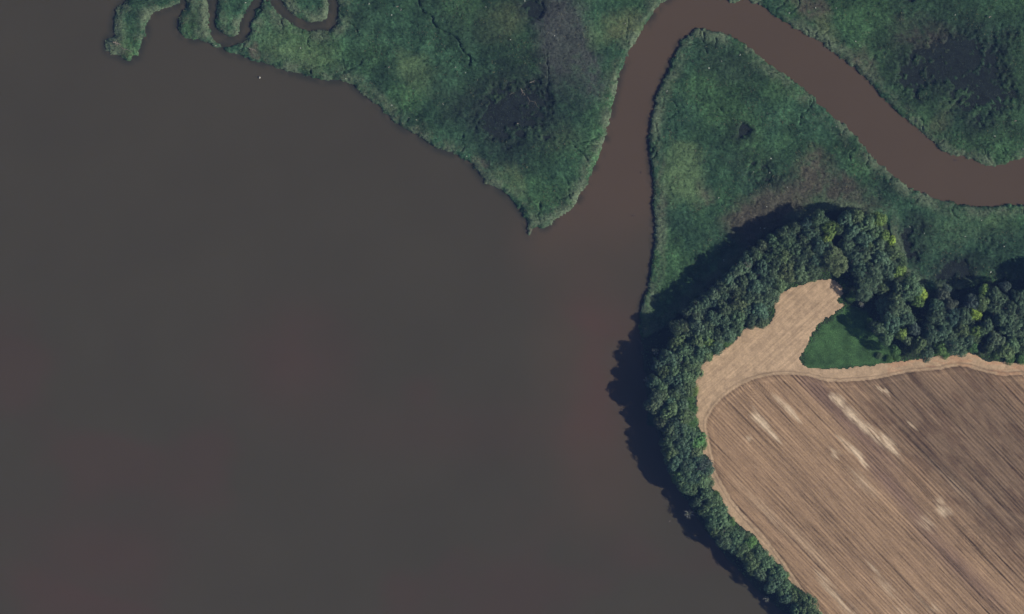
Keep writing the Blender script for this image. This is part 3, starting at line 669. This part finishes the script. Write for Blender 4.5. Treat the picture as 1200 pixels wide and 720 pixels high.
addb('997,349,4.5,g 951,326,4,g 846,399,5,g 852,399,5,g 838,409,4.5,g 831,417,3.5,g 812,458,5,y 808,466,4.5,g 806,478,5,g 812,480,4.5,g 806,491,6,g 812,494,5,g 808,501,5,g 1183,420,5,g 1197,421,5,g 1168,415,4,g 1150,412,4,o 1051,419,3.5,g 1042,421,3.5,g 824,521,4,g 832,566,4,o 838,580,4,g 857,612,4,g 874,628,4,o 895,650,3.5,g 920,675,3.5,g 1128,412,4,g 1030,417,3,m 1210,420,5,g 880,382,3.5,o 893,381,3.5,o 1108,416,3.5,g 936,698,3,y')

def tree_h(px, py, r, c):
    base = 19.0
    if py > 575: base = 16.5
    elif py > 500: base = 18.0
    elif py > 300 and px < 880: base = 20.0
    if px > 1085: base = 18
    if 1000 < px < 1045 and 322 < py < 362: base = 13.5
    h = base * (.80 + .035 * (r - 3)) * random.uniform(.96, 1.04)
    if c in 'b': h *= .92
    return h

# zones for the labels: (name, test, axis unit vector for the count, start words, across unit vector, side words)
ZONES = [
    ('east wood', lambda x, y: x > 1122 and x < 1207, (1, 0), ('from left', ), (0, 1), ('marsh edge', 'middle', 'field edge')),
    ('wood right of green meadow', lambda x, y: x > 1000 and y > 345 and x <= 1122, (1, 0), ('from left', ), (0, 1), ('marsh edge', 'middle', 'field edge')),
    ('north head of wood', lambda x, y: x > 935 and y <= 345, (1, 0), ('from left', ), (0, 1), ('marsh edge', 'middle', 'south rim')),
    ('belt beside the sandy tongue', lambda x, y: y < 415, (.75, -.66), ('up from bend', ), (.66, .75), ('marsh edge', 'middle', 'field edge')),
    ('west bend of belt', lambda x, y: y < 575, (0, 1), ('down from top', ), (1, 0), ('water edge', 'middle', 'field edge')),
    ('thin south belt', lambda x, y: y <= 735 and x < 968, (.7, .7), ('down from bend', ), (.7, -.7), ('water edge', 'middle', 'field edge')),
    ('wood beyond the right edge', lambda x, y: x >= 1207, (1, 0), ('from left', ), (0, 1), ('marsh edge', 'middle', 'field edge')),
    ('belt below the bottom edge', lambda x, y: True, (1, 0), ('from left', ), (0, 1), ('upper', 'middle', 'lower')),
]
ORD = 'first second third fourth fifth sixth seventh eighth ninth tenth eleventh twelfth thirteenth fourteenth fifteenth sixteenth seventeenth eighteenth nineteenth twentieth twenty-first twenty-second twenty-third twenty-fourth twenty-fifth twenty-sixth twenty-seventh twenty-eighth twenty-ninth thirtieth thirty-first thirty-second thirty-third thirty-fourth'.split()
SPECIAL = {(1141,369): 'small round bright lime tree, brightest of the east wood', (1043,284): 'tiny lime-yellow treetop poking out at right edge of the wood\'s north head',
    (975,305): 'largest round olive tree at the top of the sandy tongue', (1078,344): 'small bright lime tree at the marsh edge above the wood\'s gap',
    (1051,318): 'yellowish green tree at right foot of the wood\'s north head', (775,495): 'pale grey-green small tree overhanging shaded water on the west bend',
    (971,269): 'yellowish tree near the top left of the wood\'s north head', (1070,386): 'greyish bare-looking tree inside the dark gap right of the meadow',
    (822,545): 'greyish round tree touching the field at the belt\'s west bend', (946,713): 'biggest crown at the bottom edge, where belt leaves the photo',
    (1185,383): 'large olive crown near right edge of the east wood'}
label_of = {}
zi = [next(i for i, Z in enumerate(ZONES) if Z[1](t[0], t[1])) for t in T]
for i, Zn in enumerate(ZONES):
    idx = [k for k in range(len(T)) if zi[k] == i and (T[k][0], T[k][1]) not in SPECIAL]
    if not idx: continue
    al_, ac = Zn[2], Zn[4]
    if i in (0, 1, 2, 6, 7): s = {k: T[k][0] * ac[0] + T[k][1] * ac[1] for k in idx}
    elif i == 4: s = {k: -sdist(np.array([T[k][0]]), np.array([T[k][1]]), p_field)[0] * -1 for k in idx}
    else: s = {k: T[k][0] * ac[0] + T[k][1] * ac[1] for k in idx}
    order = sorted(idx, key=lambda k: s[k]); m = len(order)
    for j in range(3):
        row = order[j * m // 3:(j + 1) * m // 3]
        row.sort(key=lambda k: T[k][0] * al_[0] + T[k][1] * al_[1])
        for q, k in enumerate(row):
            label_of[k] = '%s tree, %s %s, %s of %s' % (CN[T[k][3]], ORD[q], Zn[3][0], Zn[5][j], Zn[0])
proto = {}
for k, (px, py, r, c) in enumerate(T):
    h = tree_h(px, py, r, c); R = r * S * 1.36
    g = float(ground_z(np.array([px]), np.array([py]))[0])
    key = k % NP_ if k >= NP_ else k
    root = bpy.data.objects.new('broadleaf_tree' if k == 0 else 'broadleaf_tree.%03d' % k, None); COL.objects.link(root)
    root.location = (float(X(px)), float(Y(py)), max(g, .1)); root.rotation_euler = (0, 0, random.uniform(0, 6.28)); root.scale = (R / 6.6, R / 6.6 * random.uniform(.92, 1.08), h / 18.)
    root['label'] = SPECIAL.get((px, py)) or label_of[k]; root['category'] = 'tree'; root['group'] = 'broadleaf trees of the wood between marsh, water and field'
    root.empty_display_size = .5
    cr = link('crown' if k == 0 else 'crown.%03d' % k, crowns[random.randrange(NP_)], root)
    b = random.uniform(.80, 1.25); base = CLS[c]; hue = random.uniform(-.10, .10)
    cr.color = (base[0] * b * (1 + hue), base[1] * b, base[2] * b * (1 - hue), 1)
    link('trunk' if k == 0 else 'trunk.%03d' % k, trunks[k % 4], root)
sl = {}
for k, (px, py, r, c) in enumerate(B):
    g = float(ground_z(np.array([px]), np.array([py]))[0])
    root = bpy.data.objects.new('shrub' if k == 0 else 'shrub.%03d' % k, None); COL.objects.link(root)
    root.location = (float(X(px)), float(Y(py)), g); root.rotation_euler = (0, 0, random.uniform(0, 6.28)); s = r * S / 3.0; root.scale = (s * 1.1, s * .95, s * random.uniform(.8, 1.3))
    root.empty_display_size = .3
    if px < 860 and py < 420: w = 'on the green verge left of the sandy tongue'; key = py
    elif px < 830 and py < 525: w = 'on the green verge of the west bend'; key = py
    elif px < 945 and py > 525: w = 'where the lower belt meets the field'; key = py
    elif py < 390 : w = 'at the rim of the sandy tongue'; key = py
    else: w = 'at the foot of the wood above the headland'; key = px
    sl.setdefault(w, []).append((key, root, c))
    fo = link('foliage' if k == 0 else 'foliage.%03d' % k, shrubs[k % 3], root); base = CLS[c]; b = random.uniform(.85, 1.2); fo.color = (base[0] * b, base[1] * b, base[2] * b, 1)
    link('stem' if k == 0 else 'stem.%03d' % k, stems[0], root)
for w, L in sl.items():
    L.sort(key=lambda a: a[0])
    for q, (_, root, c) in enumerate(L):
        root['label'] = '%s shrub, %s from the %s %s' % (CN[c], ORD[q], 'left' if w.startswith('at the foot') else 'top', w)
        root['category'] = 'shrub'; root['group'] = 'shrubs along the edge of the wood'

# dead and thin pale trees
DT = [(807,602,10.5,3.4,'bleached star-shaped dead tree standing alone in the shaded water below the belt'),
      (898,702,7.5,2.3,'small bleached dead treetop in the shaded water near the bottom edge'),
      (875,312,19,3.3,'bleached dead tree with bare white branches on marsh side of the slanting belt'),
      (768,412,15,2.6,'thin pale treetop in shade on the water side of the west bend, upper one'),
      (757,445,15,2.0,'tiny pale treetop in shade on the water side of the west bend, lower one'),
      (1009,357,7,2.2,'small bleached snag in the shade above the green meadow')]
for k, (px, py, h, R, lab) in enumerate(DT):
    vs, fs = dead_mesh('d', 500 + k, h, R, 30)
    g = float(ground_z(np.array([px]), np.array([py]))[0])
    root = bpy.data.objects.new('dead_tree' if k == 0 else 'dead_tree.%03d' % k, None); COL.objects.link(root)
    root.location = (float(X(px)), float(Y(py)), g); root['label'] = lab; root['category'] = 'dead tree'; root['group'] = 'dead or thin pale trees beside the wood'
    link('trunk.d%02d' % k if False else 'bare_trunk' + ('' if k == 0 else '.%03d' % k), pymesh('bare_trunk', vs, fs, M_dead), root)
    nq = 10 if k != 2 else 7
    cen = np.array([(R * .7 * math.cos(a) * q, R * .7 * math.sin(a) * q, h * random.uniform(.75, .98)) for a, q in [(random.uniform(0, 6.28), random.uniform(.2, 1)) for _ in range(nq)]])
    Q, c_ = leaf_cloud(cen, np.full(nq, R * .22), 22, .22, np.full(nq, 1.0))
    f_ = link('sparse_crown' + ('' if k == 0 else '.%03d' % k), mesh_np('sparse_crown', Q, np.arange(len(Q)), np.full(len(Q) // 4, 4), M_leaf, c_), root)
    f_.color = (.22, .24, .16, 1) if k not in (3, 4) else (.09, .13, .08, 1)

# ------------------------------------------------------------------ drift logs, buoy
def log(px, py, L, ang, r, lab, mat=M_drift, z0=None, branches=3):
    vs, fs = [], []; rr = random.Random(int(px * 7 + py))
    dx, dy = math.cos(ang), math.sin(ang); pts = [(-dx * L / 2, -dy * L / 2, 0)]
    for k in range(1, 5): pts.append((dx * L * (k / 4 - .5) + rr.uniform(-.1, .1) * L * .6, dy * L * (k / 4 - .5) + rr.uniform(-.1, .1) * L * .6, rr.uniform(0, .15)))
    for k in range(4): tube(vs, fs, pts[k], pts[k + 1], r * (1 - k * .17), r * (1 - (k + 1) * .17), 7)
    for k in range(branches):
        p = pts[1 + k % 3]; a = ang + rr.choice([-1, 1]) * rr.uniform(.5, 1.3); l2 = L * rr.uniform(.2, .4)
        tube(vs, fs, p, (p[0] + math.cos(a) * l2, p[1] + math.sin(a) * l2, p[2] + l2 * .3), r * .5, r * .2, 5)
    g = float(ground_z(np.array([px]), np.array([py]))[0]) if z0 is None else z0
    log.n = getattr(log, 'n', -1) + 1
    link('driftwood' + ('' if log.n == 0 else '.%03d' % log.n), pymesh('driftwood', vs, fs, mat), None, (float(X(px)), float(Y(py)), g), lab, 'driftwood', 'driftwood about the marsh')
log(137,51,5.5,-.25,.42,'largest pinkish driftwood heap at the tip of the western spit',branches=8,z0=2.6)
log(149,59,8,-.35,.16,'thin pale branch lying right of the driftwood heap on the western spit',z0=2.7,branches=1)
log(613,108,6,-1.0,.2,'pale fallen log in the dark wet hollow of the broad marsh, upper end',branches=4,z0=1.7)
log(626,121,13,-.75,.09,'long thin pale branch in the dark wet hollow of the broad marsh',branches=2,z0=1.6)
log(600,110,4,.4,.09,'short pale branch left of the log in the dark wet hollow',z0=1.6)
log(607,145,1.3,.3,.32,'small pale stump in the middle of the dark wet hollow',branches=1,z0=1.7)
log(296,58,5,-.3,.28,'pale driftwood on the shore right of the narrow creek mouths',branches=5,z0=2.9)
log(624,96,4,.3,.22,'pinkish drift heap at the upper rim of the dark wet hollow',branches=5,z0=2.1)
log(466,8,1.5,.3,.4,'single pale drift piece near top edge, between side creek and thin gut',branches=1,z0=3.3)
log(456,79,1.3,.8,.35,'pale drift piece left of the light green marsh patch',branches=1,z0=3.3)
log(1160,20,2,.5,.4,'pale drift piece near the top right corner of the marsh',branches=2,z0=3.1)
log(1190,142,1.6,.1,.4,'pale drift piece in the marsh at the right edge above the river',branches=2,z0=3.3)
log(751,202,1.8,1.2,.3,'dark stub in the river close to the right bank, upper one',M_dkwood,z0=.0,branches=1)
log(742,253,2.2,.1,.3,'dark stub in the river close to the right bank, lower one',M_dkwood,z0=.0,branches=1)
log(1120,188,3,-.2,.25,'dark snag in the shallows under the upper river bank',M_dkwood,z0=.0,branches=2)
log(785,611,1.3,.4,.3,'tiny pale float of wood where tree shadow meets open water',z0=.05,branches=1)
# buoy
root = bpy.data.objects.new('buoy', None); COL.objects.link(root); root.location = (float(X(304)), float(Y(91)), 0)
root['label'] = 'tiny whitish buoy floating alone off the marsh shore at top left'; root['category'] = 'buoy'
vs, fs = [], []
prof = [(0, -.5), (.45, -.4), (.7, -.05), (.7, .25), (.5, .55), (.28, .8), (.2, 1.1), (0, 1.15)]
nseg = 16
for (rr, zz) in prof:
    for k in range(nseg): a = 6.28318 * k / nseg; vs.append((rr * math.cos(a), rr * math.sin(a), zz))
for i in range(len(prof) - 1):
    for k in range(nseg): fs.append((i * nseg + k, i * nseg + (k + 1) % nseg, (i + 1) * nseg + (k + 1) % nseg, (i + 1) * nseg + k))
link('float_body', pymesh('float_body', vs, fs, M_buoy), root)
vs, fs = [], []; tube(vs, fs, (0, 0, 1.0), (0, 0, 1.9), .06, .05, 8); tube(vs, fs, (0, 0, 1.7), (0, 0, 1.95), .2, .2, 10)
link('top_mark', pymesh('top_mark', vs, fs, M_dkwood), root)

# ------------------------------------------------------------------ air
HAZE_D = 1.75e-5; HAZE_C = (.20, .36, .92)
CAMH = 3500.0
bs = 16000.0
import bmesh
bm = bmesh.new(); bmesh.ops.create_cube(bm, size=1); me = bpy.data.meshes.new('haze'); bm.to_mesh(me); bm.free()
hz = link('haze', me, None, (0, 0, (CAMH + 60 - 4) / 2), 'thin blue haze filling the air between camera and ground', 'haze', kind='stuff')
hz.scale = (2 * bs, 2 * bs, CAMH + 60 + 4)
m = bpy.data.materials.new('haze'); m.use_nodes = True; t = m.node_tree; t.nodes.remove(t.nodes['Principled BSDF'])
pv = t.nodes.new('ShaderNodeVolumePrincipled'); pv.inputs['Density'].default_value = HAZE_D; pv.inputs['Color'].default_value = (*HAZE_C, 1)
t.links.new(pv.outputs[0], t.nodes['Material Output'].inputs['Volume']); me.materials.append(m)

# ------------------------------------------------------------------ light and camera
EL = math.radians(31.5); AZ = math.radians(104)      # azimuth clockwise from north (up in the photo)
dirv = Vector((math.sin(AZ) * math.cos(EL), math.cos(AZ) * math.cos(EL), math.sin(EL)))
sd = bpy.data.lights.new('sun', 'SUN'); sd.energy = 5.0; sd.angle = math.radians(.53); sd.color = (1, .955, .89)
so = bpy.data.objects.new('sun', sd); COL.objects.link(so); so.rotation_euler = dirv.to_track_quat('Z', 'Y').to_euler(); so.location = dirv * 3000
w = bpy.data.worlds.new('World'); scene.world = w; w.use_nodes = True; t = w.node_tree
sk = t.nodes.new('ShaderNodeTexSky'); sk.sky_type = 'NISHITA'; sk.sun_disc = False; sk.sun_elevation = EL; sk.sun_rotation = AZ
t.links.new(sk.outputs[0], t.nodes['Background'].inputs[0]); t.nodes['Background'].inputs[1].default_value = .05
cd = bpy.data.cameras.new('camera'); co = bpy.data.objects.new('camera', cd); COL.objects.link(co)
co.location = (0, 0, CAMH); cd.sensor_width = 36; cd.lens = 36 * (CAMH - 1) / 720.; cd.clip_start = 10; cd.clip_end = 40000
scene.camera = co
scene.view_settings.view_transform = 'Standard'; scene.view_settings.look = 'None'; scene.view_settings.gamma = 1; scene.view_settings.exposure = 0.06
scene.cycles.use_denoising = True
scene.cycles.volume_bounces = 0; scene.cycles.max_bounces = 4; scene.cycles.diffuse_bounces = 3
